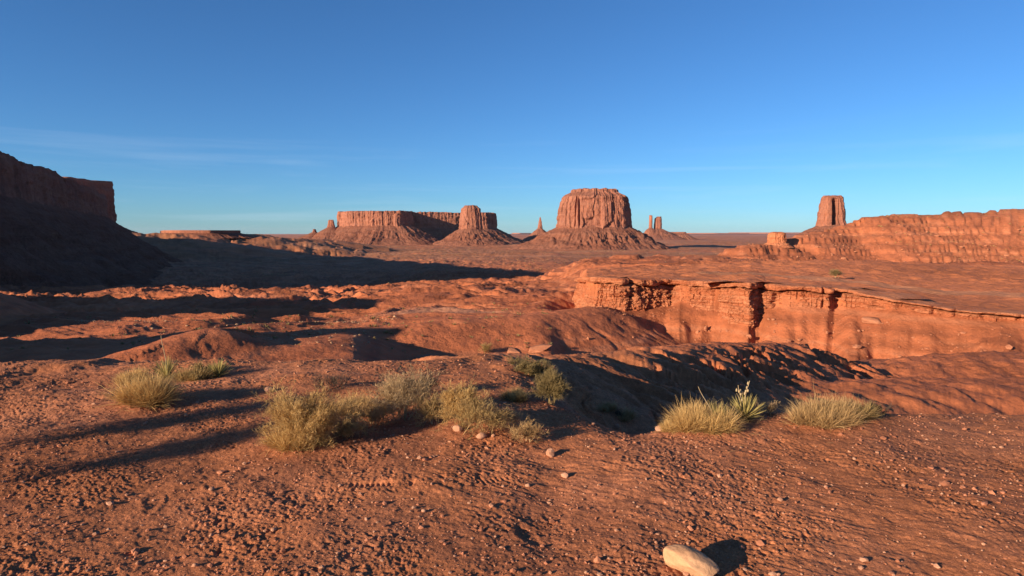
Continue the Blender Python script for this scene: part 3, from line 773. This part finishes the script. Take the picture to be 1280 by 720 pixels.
# pale rubble in the wash on the left
r_ = np.random.default_rng(9); n = 900
pxs = r_.uniform(90,500,n); Ys = 84+r_.normal(0,1.0,n)+ (pxs-300)*.01
k = r_.uniform(0,1,n) < .35+.65*np.clip(fbm(pxs/30, pxs*0, 4, 2)+.4,0,1); pxs, Ys = pxs[k], Ys[k]
n2_ = 260; p2 = r_.uniform(160,460,n2_); Y2 = r_.uniform(56,82,n2_)
pxs = np.concatenate([pxs,p2]); Ys = np.concatenate([Ys,Y2]); n = len(pxs)
xs = (pxs-640)/CPX*Ys; sz = np.clip(.075*np.exp(r_.normal(0,.5,n)),.03,.3)
M_rub = rock_material('pale rubble', (.40,.24,.14),(.34,.19,.11),(.46,.31,.2), sc=3, strata=.2, streak=.1, bump=.4, bd=.05)
scatter('rubble','pale stones strewn along the dry wash in the middle distance on the left', np.stack([xs,Ys,gz(xs,Ys)+sz*.2],1), sz, M_rub, 12, .6, cat='stones')
# red blocks fallen below the ledge and hill
n = 420; pxs = r_.uniform(735,1270,n); Yc,_,_ = ledge_line(pxs); Ys = Yc-1.5-np.abs(r_.normal(0,5,n))
xs = (pxs-640)/CPX*Ys; sz = np.clip(.09*np.exp(r_.normal(0,.55,n)),.04,.5)
scatter('fallen_rubble','small red blocks fallen from the ledge onto the slope below it', np.stack([xs,Ys,gz(xs,Ys)+sz*.25],1), sz, M_boul, 13, .7, cat='stones')
n = 700; pxs = r_.uniform(930,1280,n); Ys = r_.uniform(330,480,n); xs = (pxs-640)/CPX*Ys
sz = np.clip(.45*np.exp(r_.normal(0,.5,n)),.2,2.0)
scatter('hillside_rubble','blocks of red rock strewn over the layered hillside on the right', np.stack([xs,Ys,gz(xs,Ys)+sz*.25],1), sz, M_boul, 14, .7, cat='stones')

# ------------------------------------------------------------------ plants
M_dry   = plant_material('dry yellow grass', (.34,.20,.07),(.70,.46,.19))
M_olive = plant_material('olive bush', (.26,.16,.06),(.52,.36,.15))
M_tan   = plant_material('tan grass', (.26,.14,.06),(.56,.37,.17))
M_grey  = plant_material('grey twigs', (.28,.18,.095),(.52,.36,.19), .1)
M_sage  = plant_material('grey green shrub', (.15,.10,.045),(.34,.25,.105), .2)
M_dark  = plant_material('dark dead twigs', (.06,.04,.03),(.14,.09,.06), .0)
M_yucca = plant_material('yucca leaves', (.26,.20,.06),(.50,.40,.145), .3)
M_stalk = plant_material('dry stalk', (.34,.25,.14),(.44,.33,.2), .1)

def blades(base, dirs, L, W, bend, segs=4, seed=0, tcol=None):
    """tapered curved blades; base (n,3) dirs (n,3) L,W (n,), bend: sag"""
    n = len(base); r = np.random.default_rng(seed)
    d = dirs/np.linalg.norm(dirs,axis=1,keepdims=True)
    side = np.cross(d, np.array([0,0,1.])+r.normal(0,.5,(n,3))); side /= np.linalg.norm(side,axis=1,keepdims=True)
    cr = r.normal(0,1,(n,3)); cr -= (cr*d).sum(1,keepdims=True)*d
    Vs = []; T = []
    for k in range(segs+1):
        t = k/segs
        c = base+d*(L*t)[:,None]+cr*(bend*L*t*t)[:,None]; c[:,2] -= (np.abs(bend)*L*t*t*.6)
        w = W*(1-t)**.7*(.55+.45*min(1,t*3)) if k < segs else W*.05
        Vs += [c-side*(w/2)[:,None], c+side*(w/2)[:,None]]; T += [np.full(n,t),np.full(n,t)]
    V = np.stack(Vs,1).reshape(-1,3)      # n, 2(segs+1)
    T = np.stack(T,1)
    T = (T*.65+(tcol if tcol is not None else r.uniform(0,.35,n))[:,None]).ravel()
    m = 2*(segs+1); F = []
    for k in range(segs):
        F.append(np.stack([np.arange(n)*m+2*k, np.arange(n)*m+2*k+1, np.arange(n)*m+2*k+3, np.arange(n)*m+2*k+2],-1))
    return V, np.concatenate(F), T
def hemi(n, seed, up=.25):
    r = np.random.default_rng(seed); v = r.normal(size=(n,3)); v[:,2] = np.abs(v[:,2])+up
    return v/np.linalg.norm(v,axis=1,keepdims=True)
def merge(parts):
    V = []; F = []; T = []; o = 0
    for v,f,t in parts: V.append(v); F.append(f+o); T.append(t); o += len(v)
    return np.concatenate(V), np.concatenate(F), np.concatenate(T)
def put(root, name, vft, mat):
    return mesh_np(name, vft[0], vft[1], mat, root, smooth=False, attrs={'t': np.clip(vft[2],0,1)})
def at_ground(root, x, y): 
    return float(gz(x,y)[0])
def grass(label, px, py, wpx, hpx, mat, seed, n=2600, name='grass_tuft', cat='grass tuft', dark=None, droop=.16, y0=3.5, tufts=None, wid=.0034):
    """a clump of fine blades wpx x hpx large, foot at px,py"""
    x, y, z = hit(px, py, y0); d = y; a = 1.12*wpx/2/FPX*d; H = 1.1*hpx/FPX*d; n = int(n*1.25)
    root = empty(name, (x,y,z), label, cat, 'grass tufts on the foreground soil')
    r = np.random.default_rng(seed)
    k = tufts or max(3, int(wpx/9)); parts = []
    ang = r.uniform(0,6.28,k); rad = np.sqrt(r.uniform(0,1,k))*.72
    tx, ty = rad*np.cos(ang)*a, rad*np.sin(ang)*a*.6
    hs = H*(1-.45*rad**2)*r.uniform(.75,1.08,k)
    m = n//k
    for i in range(k):
        bz = float(gz(x+tx[i], y+ty[i])[0])-z
        b = np.stack([tx[i]+r.normal(0,a*.10,m), ty[i]+r.normal(0,a*.08,m), np.full(m,bz-.005)],1)
        dr_ = hemi(m, seed*31+i, .55); dr_[:,0] += tx[i]/a*.4; dr_[:,1] += ty[i]/a*.3
        L = hs[i]*np.clip(r.normal(.72,.2,m),.25,1.25)
        parts.append(blades(b, dr_, L, wid*np.exp(r.normal(0,.4,m))*(.6+d*.09), r.normal(0,droop,m), 4, seed*7+i, np.clip(r.uniform(0,.35,m)+r.uniform(-.1,.12),0,1)))
    put(root, 'leaf_blades', merge(parts), mat)
    # dead lower stems
    m = max(60, n//10); b = np.stack([r.normal(0,a*.12,m), r.normal(0,a*.1,m), np.zeros(m)],1)
    b[:,2] = gz(x+b[:,0], y+b[:,1])-z-.004
    put(root, 'dead_stems', blades(b, hemi(m,seed+5,.1), H*r.uniform(.3,.6,m), .004*np.ones(m)*(.6+d*.09), r.normal(0,.2,m), 3, seed+6), dark or M_dark)
    return root
def twigs(base, d0, L0, W0, depth, r, out, spread=.55, kids=4):
    """recursive branching, one tapered cross-blade per twig"""
    stack = [(np.array(base,float), np.array(d0,float), L0, W0, depth)]
    while stack:
        b, d, L, W, k = stack.pop()
        d = d/np.linalg.norm(d); out.append((b,d,L,W,k))
        if k <= 0: continue
        for i in range(kids):
            t = r.uniform(.3,1.0); nd = d+r.normal(0,spread,3); nd[2] += .12
            stack.append((b+d*L*t, nd, L*r.uniform(.45,.8), W*.6, k-1))
def bush(label, px, py, wpx, hpx, mat, bmat, seed, name='shrub', cat='shrub', stems=9, depth=3, kids=4, leaf=5, y0=3.5, lw=.0032, trunk=False, flat=1.0, leafL=.035):
    x, y, z = hit(px, py, y0); d = y; a = 1.12*wpx/2/FPX*d; H = 1.08*hpx/FPX*d; stems = int(stems*1.35)
    root = empty(name, (x,y,z), label, cat, 'desert shrubs'); r = np.random.default_rng(seed); out = []
    for i in range(stems):
        an = r.uniform(0,6.28); q = r.uniform(.1,1.0)
        dd = np.array([math.cos(an)*q*a/H*1.1, math.sin(an)*q*a/H*.8, .9*flat])
        bx, by = r.normal(0,a*.15,2)
        twigs((bx,by,float(gz(x+bx,y+by)[0])-z-.01), dd, H*r.uniform(.4,.55)*min(1.6,np.linalg.norm(dd)), .007*(.5+d*.08), depth, r, out, .5, kids)
    B = np.array([o[0] for o in out]); D = np.array([o[1] for o in out]); L = np.array([o[2] for o in out]); W = np.array([o[3] for o in out]); K = np.array([o[4] for o in out])
    # rescale so the shrub is as wide and tall as it should be
    tip = B+D*L[:,None]; ex = np.percentile(np.abs(tip[:,0]),97); ez = np.percentile(tip[:,2],98.5)
    fx, fz = a/ex, H/max(ez,.01)
    S = np.array([fx, fx*.8, fz]); D = D*S; ln = np.linalg.norm(D,axis=1); L = L*ln; B = B*S
    lim = H*.9; L = np.minimum(L, lim)
    p1 = blades(B, D, L, W, r.normal(0,.08,len(B)), 3, seed+1)
    p2 = blades(B, D, L, W, r.normal(0,.08,len(B)), 3, seed+1)
    put(root, 'branches', p1, bmat)
    if leaf:
        f = K <= 1; Bf, Df, Lf = B[f], D[f], L[f]; m = len(Bf)
        idx = np.repeat(np.arange(m), leaf); t = r.uniform(.1,1,len(idx))
        Dn = Df/np.linalg.norm(Df,axis=1,keepdims=True)
        b = Bf[idx]+Dn[idx]*(Lf[idx]*t)[:,None]; dd = Dn[idx]+r.normal(0,.55,(len(idx),3)); dd[:,2] += .25
        hgt = np.clip(b[:,2]/H,0,1)
        put(root, 'twig_tips', blades(b, dd, leafL*(.5+d*.09)*r.uniform(.5,1.3,len(idx)), lw*(.5+d*.09)*r.uniform(.7,1.4,len(idx)), r.normal(0,.15,len(idx)), 2, seed+3, r.uniform(0,.4,len(idx))), mat)
    if trunk:
        v = blades(np.array([[0.01,-.03,-.01]]*6), np.array([[.08,0,1]]*6)+r.normal(0,.06,(6,3)), np.full(6,H*.55), np.full(6,.022), r.normal(0,.08,6), 6, seed+9, np.full(6,.5))
        put(root, 'trunk', v, M_stalk)
    return root
def yucca(label, px, py, wpx, hpx, seed, n=150, stalks=(), y0=3.5, mat=None, w=.011):
    x, y, z = hit(px, py, y0); d = y; a = .8*wpx/2/FPX*d; H = .84*hpx/FPX*d
    root = empty('yucca', (x,y,z), label, 'yucca', 'yuccas'); r = np.random.default_rng(seed)
    dirs = hemi(n, seed, .2); dirs[:,0] *= a/H*1.1
    dirs = dirs/np.linalg.norm(dirs,axis=1,keepdims=True)
    L = np.minimum(H*1.05, a*1.15/np.maximum(np.abs(dirs[:,0]),.15))*r.uniform(.8,1.05,n)
    b = dirs*np.array([.02,.02,.03])*(1+0*L[:,None])
    V1 = blades(b, dirs, L, w*r.uniform(.8,1.2,n)*(.5+d*.08), r.normal(0,.04,n), 5, seed+1, r.uniform(0,.35,n))
    put(root, 'leaves', V1, mat or M_yucca)
    m = 50; dd = hemi(m, seed+7, -.02); dd[:,2] *= .3
    put(root, 'dead_leaves', blades(dd*.01, dd, H*r.uniform(.3,.6,m), w*.8*np.ones(m)*(.5+d*.08), r.normal(0,.12,m), 4, seed+8, r.uniform(0,.4,m)), M_tan)
    for j, (sx, sh, th, pods) in enumerate(stalks):
        sH = sh/FPX*d; top = np.array([sx/FPX*d, 0, sH])
        k = 14; seg = 8; tt = np.linspace(0,1,k)
        cx = top[0]*tt+.012*np.sin(tt*5+j*2); cy = .01*np.sin(tt*3+j); cz = sH*tt
        rr = th*(1-.5*tt)
        an = np.linspace(0,2*math.pi,seg,endpoint=False)
        Vv = np.stack([cx[:,None]+rr[:,None]*np.cos(an), cy[:,None]+rr[:,None]*np.sin(an), cz[:,None]+0*an],-1).reshape(-1,3)
        st = mesh_np('flower_stalk', Vv, gridF(k,seg,True), M_stalk, root, attrs={'t': np.full(len(Vv),.5)})
        if pods:
            pv = []; pf = []; o_ = 0
            for i in range(pods):
                t = r.uniform(.62,1.0); v_, f_ = rockV(I1, (.010,.010,.018), seed+i, 3, .1)
                c = np.array([np.interp(t,tt,cx), np.interp(t,tt,cy), sH*t])+r.normal(0,.012,3)
                pv.append(v_+c); pf.append(f_+o_); o_ += len(v_)
            mesh_np('seed_pods', np.concatenate(pv), np.concatenate(pf), M_stalk, st, attrs={'t': np.full(o_,.3)})
    return root

# left group
grass('large yellow-green grass clump at the left, left of the yucca with the tall thin stalk', 184,505,56,50,M_dry,1001,5200)
grass('yellow grass clump at the far left, behind the large left clump', 166,478,40,24,M_dry,1003,2000)
yucca('yucca with one tall thin bare stalk in the left grass group', 208,474,34,32,1005,130,stalks=((-3,56,.006,0),))
grass('low dull tuft in the shade between the two left yuccas', 240,474,44,22,M_olive,1007,2200)
yucca('pale low yucca at the right end of the left grass group', 273,470,36,24,1009,120)
grass('dull tuft behind the pale low yucca on the left', 262,462,32,18,M_olive,1010,1000)
# shrubs just past the left border, whose long shadows cross the soil
def shrub_at(label, x, y, w, h, mat, seed):
    global hit
    keep = hit; hit = lambda *a, **k: (x, y, float(gz(x,y)[0]))
    o = bush(label, 0, 0, w*FPX/y, h*FPX/y, mat, M_olive, seed, stems=22, depth=3, kids=5, leaf=6)
    hit = keep; return o
shrub_at('dry bush past the left border casting the nearest long shadow over the soil', -3.75, 3.70, .62, .74, M_dry, 1061)
shrub_at('dry bush past the left border casting the second long shadow over the soil', -4.25, 4.35, .85, .80, M_dry, 1062)
# centre-left
bush('big rounded yellow-green bush left of centre', 385,556,92,62,M_dry,M_olive,1011,stems=26,depth=3,kids=5,leaf=6)
grass('dry grass at the foot of the big rounded bush left of centre', 372,556,70,34,M_dry,1013,2600)
grass('orange-tan grass tuft right behind the big rounded bush', 446,518,56,30,M_tan,1015,3400)
bush('grey twiggy dead shrub with a pale bare trunk, left of centre', 505,524,66,58,M_grey,M_grey,1017,stems=18,depth=3,kids=5,leaf=3,trunk=True)
bush('dark burnt-looking low twigs on the bare ridge behind the big rounded bush', 418,487,48,18,M_dark,M_dark,1019,stems=12,depth=2,kids=5,leaf=3)
bush('small straggly bush between the grey shrub and the round yellow bush', 541,530,42,34,M_olive,M_grey,1021,stems=12,depth=3,kids=4,leaf=3)
bush('round yellow-green bush in the centre of the bush row', 578,534,44,48,M_dry,M_olive,1023,stems=16,depth=3,kids=5,leaf=6)
bush('olive twiggy bush leaning right, in front of the dark grass in the centre', 604,543,62,46,M_olive,M_tan,1025,stems=14,depth=3,kids=4,leaf=4)
bush('loose low tan brush in the gap between the big bush and the grey shrub', 468,532,52,26,M_tan,M_grey,1081,stems=12,depth=3,kids=4,leaf=3)
bush('low straggly brush at the right foot of the big rounded bush', 436,547,44,24,M_olive,M_tan,1082,stems=12,depth=3,kids=4,leaf=3)
bush('sparse low twigs between the olive twiggy bush and the small tan twig bush', 633,536,44,22,M_tan,M_grey,1083,stems=11,depth=3,kids=4,leaf=2)
bush('small tan twig bush left of the black hollow shadow', 660,552,38,22,M_tan,M_grey,1027,stems=12,depth=3,kids=4,leaf=3)
grass('low grass tuft in the shade behind the olive twiggy bush', 640,500,50,20,M_olive,1029,2000)
bush('grey-green shrub on the crest of the ridge in the centre', 668,470,42,18,M_sage,M_sage,1031,stems=14,depth=3,kids=5,leaf=6,y0=5)
bush('grey-green shrub hanging down the bank above the black hollow shadow', 690,506,32,38,M_sage,M_sage,1033,stems=14,depth=3,kids=5,leaf=6,y0=4)
bush('dark brown low shrub in the shade right of the grey trunk shrub', 530,492,34,22,M_dark,M_dark,1034,stems=10,depth=3,kids=4,leaf=4)
grass('pale dead grass flattened in the dark hollow right of centre', 774,519,54,18,M_tan,1035,1500,y0=4,droop=.3)
# right group
grass('bright yellow-green grass clump with dry stalks, left neighbour of the two-stalked yucca', 884,531,74,40,M_dry,1037,6500)
grass('dry low tuft at the left foot of the bright green grass clump', 852,536,44,24,M_dry,1039,1800)
yucca('green yucca with two dry flower stalks right of centre', 931,524,52,36,1041,170,stalks=((-8,44,.005,7),(3,50,.005,5),(-13,34,.003,0)))
yucca('small yucca half buried in the bright yellow-green grass clump', 895,530,34,32,1042,80,stalks=((-22,48,.005,0),))
bush('small grey shrub right of the two-stalked yucca', 960,519,26,16,M_grey,M_grey,1043,stems=8,depth=2,kids=5,leaf=4)
grass('wide tan grass bush on the right edge of the foreground', 1030,526,90,38,M_tan,1045,6000,tufts=14)
grass('dull tan tuft at the right end of the wide tan grass bush', 1074,522,46,30,M_olive,1046,2200)
bush('low dark shrub at the far right of the wide tan grass bush', 1100,519,34,14,M_dark,M_dark,1047,stems=10,depth=2,kids=5,leaf=4)
bush('lone pale bush on the plateau beside the dirt road', 1044,347,16,9,M_sage,M_grey,1049,stems=10,depth=2,kids=5,leaf=5,y0=84)
bush('small green bush on the orange slope left of the tilted slab', 607,442,14,12,M_olive,M_olive,1051,stems=9,depth=2,kids=5,leaf=6,y0=30)

# scrub on the flats: low clumps nobody could count
def scrub(name, label, X, Y, S, mat, seed):
    n = len(X); r = np.random.default_rng(seed); k = 14
    idx = np.repeat(np.arange(n), k); Z = gz(X, Y)
    d = hemi(n*k, seed, .3); 
    b = np.stack([X[idx], Y[idx], Z[idx]],1)+r.normal(0,.12,(n*k,3))*S[idx][:,None]*[1,1,0]
    V, F, T = blades(b, d, S[idx]*r.uniform(.5,1,n*k), S[idx]*.28, r.normal(0,.1,n*k), 2, seed+1, np.repeat(r.uniform(0,.4,n),k))
    o = mesh_np(name, V, F, mat, smooth=False, attrs={'t': np.clip(T,0,1)}); tag(o, label, 'scrub', kind='stuff')
n = 5200; r_ = np.random.default_rng(77)
pxs = r_.uniform(0,1280,n); Ys = np.exp(r_.uniform(math.log(55), math.log(1500), n)); xs = (pxs-640)/CPX*Ys
pl = (pxs > 700) & (Ys < 280)
dens = fbm(xs/60, Ys/60, 200, 3)+.25*fbm(xs/9,Ys/9,201,2); k = (dens > .02) & ~pl & (np.abs(np.gradient(gz(xs,Ys)))>-1)
hump = (np.interp(pxs,[160,440,760],[.9,1,1]) > 0)
xs, Ys = xs[k], Ys[k]
S = np.clip(.33*np.exp(r_.normal(0,.35,len(xs))),.15,.9)*np.interp(Ys,[50,150,1500],[.8,1,1.6])
scrub('desert_scrub','low sage scrub dotted over the flats of the middle distance', xs, Ys, S, M_sage, 78)

n = 16000; pxs = r_.uniform(0,1280,n); Ys = np.exp(r_.uniform(math.log(400), math.log(4500), n)); xs = (pxs-640)/CPX*Ys
k = fbm(xs/300, Ys/300, 203, 4) > -.15; xs, Ys = xs[k], Ys[k]
scrub('far_scrub','dark scrub and juniper dots over the far valley floor', xs, Ys, np.interp(Ys,[400,4500],[.7,2.6])*np.exp(r_.normal(0,.3,len(xs))), M_olive, 79)
# dead twigs and straw lying under the bush row
n = 2600; cpx = r_.choice([184,240,385,430,505,541,578,604,660,774,884,931,1030,1074], n); px_ = cpx+r_.normal(0,26,n)
Yl = np.interp(cpx, [184,240,385,430,505,578,660,774,884,1030,1074], [6.2,7,4.9,5.8,6,5.5,5.2,6.4,5.5,5.6,5.7])+r_.normal(0,.35,n)
xl = (px_-640)/CPX*Yl; dl = r_.normal(size=(n,3)); dl[:,2] = np.abs(dl[:,2])*.12
V_, F_, T_ = blades(np.stack([xl,Yl,gz(xl,Yl)+.006],1), dl, r_.uniform(.03,.14,n), r_.uniform(.002,.0045,n), r_.normal(0,.1,n), 2, 80)
tag(mesh_np('dead_twigs', V_, F_, M_tan, smooth=False, attrs={'t': np.clip(T_,0,1)}), 'dead twigs and straw littering the soil under the bushes', 'twigs', kind='stuff')

# ------------------------------------------------------------------ air
def haze():
    V = []; F = []
    x0,x1,y0,y1,z0,z1 = -60500,60500,-60500,60500,-130,420
    V = np.array([(x0,y0,z0),(x1,y0,z0),(x1,y1,z0),(x0,y1,z0),(x0,y0,z1),(x1,y0,z1),(x1,y1,z1),(x0,y1,z1)])
    F = np.array([(0,3,2,1),(4,5,6,7),(0,1,5,4),(1,2,6,5),(2,3,7,6),(3,0,4,7)])
    m = bpy.data.materials.new('haze'); m.use_nodes = True; nt = m.node_tree; nt.nodes.clear()
    out = nt.nodes.new('ShaderNodeOutputMaterial'); v = nt.nodes.new('ShaderNodeVolumePrincipled')
    v.inputs['Color'].default_value = (.62,.76,1,1); v.inputs['Density'].default_value = HAZE; v.inputs['Anisotropy'].default_value = 0.0
    nt.links.new(v.outputs[0], out.inputs['Volume'])
    o = mesh_np('haze', V, F, m, smooth=False); tag(o, 'thin blue haze filling the valley air', 'haze', kind='stuff')
HAZE = 4e-6
haze()

# ------------------------------------------------------------------ light, sky, camera
w = bpy.data.worlds.new('World'); scene.world = w; w.use_nodes = True
nt = w.node_tree; nt.nodes.clear()
out = nt.nodes.new('ShaderNodeOutputWorld'); bg = nt.nodes.new('ShaderNodeBackground')
sky = nt.nodes.new('ShaderNodeTexSky'); sky.sky_type = 'NISHITA'; sky.sun_disc = False
sky.sun_elevation = SUN_EL
# the sun stands at azimuth (from +Y, clockwise) SUN_AZ+180
sky.sun_rotation = SUN_AZ+math.pi
sky.altitude = 1600; sky.air_density = 1.0; sky.dust_density = .5; sky.ozone_density = 4.5
tc = N(nt,'TexCoord')
mp = N(nt,'Mapping'); mp.inputs['Scale'].default_value = (1.2,1.2,26); mp.inputs['Rotation'].default_value = (0,R(.8),0)
nt.links.new(tc.outputs['Generated'], mp.inputs[0])
cn = N(nt,'TexNoise'); cn.inputs['Scale'].default_value = 1.6; cn.inputs['Detail'].default_value = 7; cn.inputs['Roughness'].default_value = .62; cn.inputs['Distortion'].default_value = .4
nt.links.new(mp.outputs[0], cn.inputs['Vector'])
sp = N(nt,'SeparateXYZ'); nt.links.new(tc.outputs['Generated'], sp.inputs[0])
band = ramp(nt, sp.outputs['Z'], [(0.0,.55),(.03,1.0),(.11,.7),(.16,0)])
cf = math_(nt,'MULTIPLY', math_(nt,'MULTIPLY', ramp(nt, cn.outputs['Fac'], [(.52,0),(.8,1)]), band), .22)
mixed = mixc(nt, cf, mixc(nt, 1.0, sky.outputs[0], (.70,1.02,1.24), 'MULTIPLY'), (6.5,7.6,8.8))
nt.links.new(mixed, bg.inputs['Color']); bg.inputs['Strength'].default_value = .062
nt.links.new(bg.outputs[0], out.inputs[0])

sl = bpy.data.lights.new('sun', 'SUN'); sl.energy = 5.0; sl.angle = R(.5); sl.color = (1,.81,.58)
so = bpy.data.objects.new('sun', sl); col.objects.link(so)
from mathutils import Vector
dv = Vector((SX*math.cos(SUN_EL), SY*math.cos(SUN_EL), -math.sin(SUN_EL)))
so.rotation_euler = dv.to_track_quat('-Z','Y').to_euler(); so.location = (-30,-20,20)

cam = bpy.data.cameras.new('camera'); co = bpy.data.objects.new('camera', cam); col.objects.link(co)
cam.sensor_width = 36; cam.lens = 36*FPX/1280; cam.clip_start = .05; cam.clip_end = 200000
co.location = (0,0,EYE); co.rotation_euler = (math.pi/2-PITCH, 0, 0)
scene.camera = co
scene.view_settings.view_transform = 'Standard'; scene.view_settings.look = 'None'
scene.view_settings.exposure = .95; scene.view_settings.gamma = 1; scene.view_settings.use_curve_mapping = False
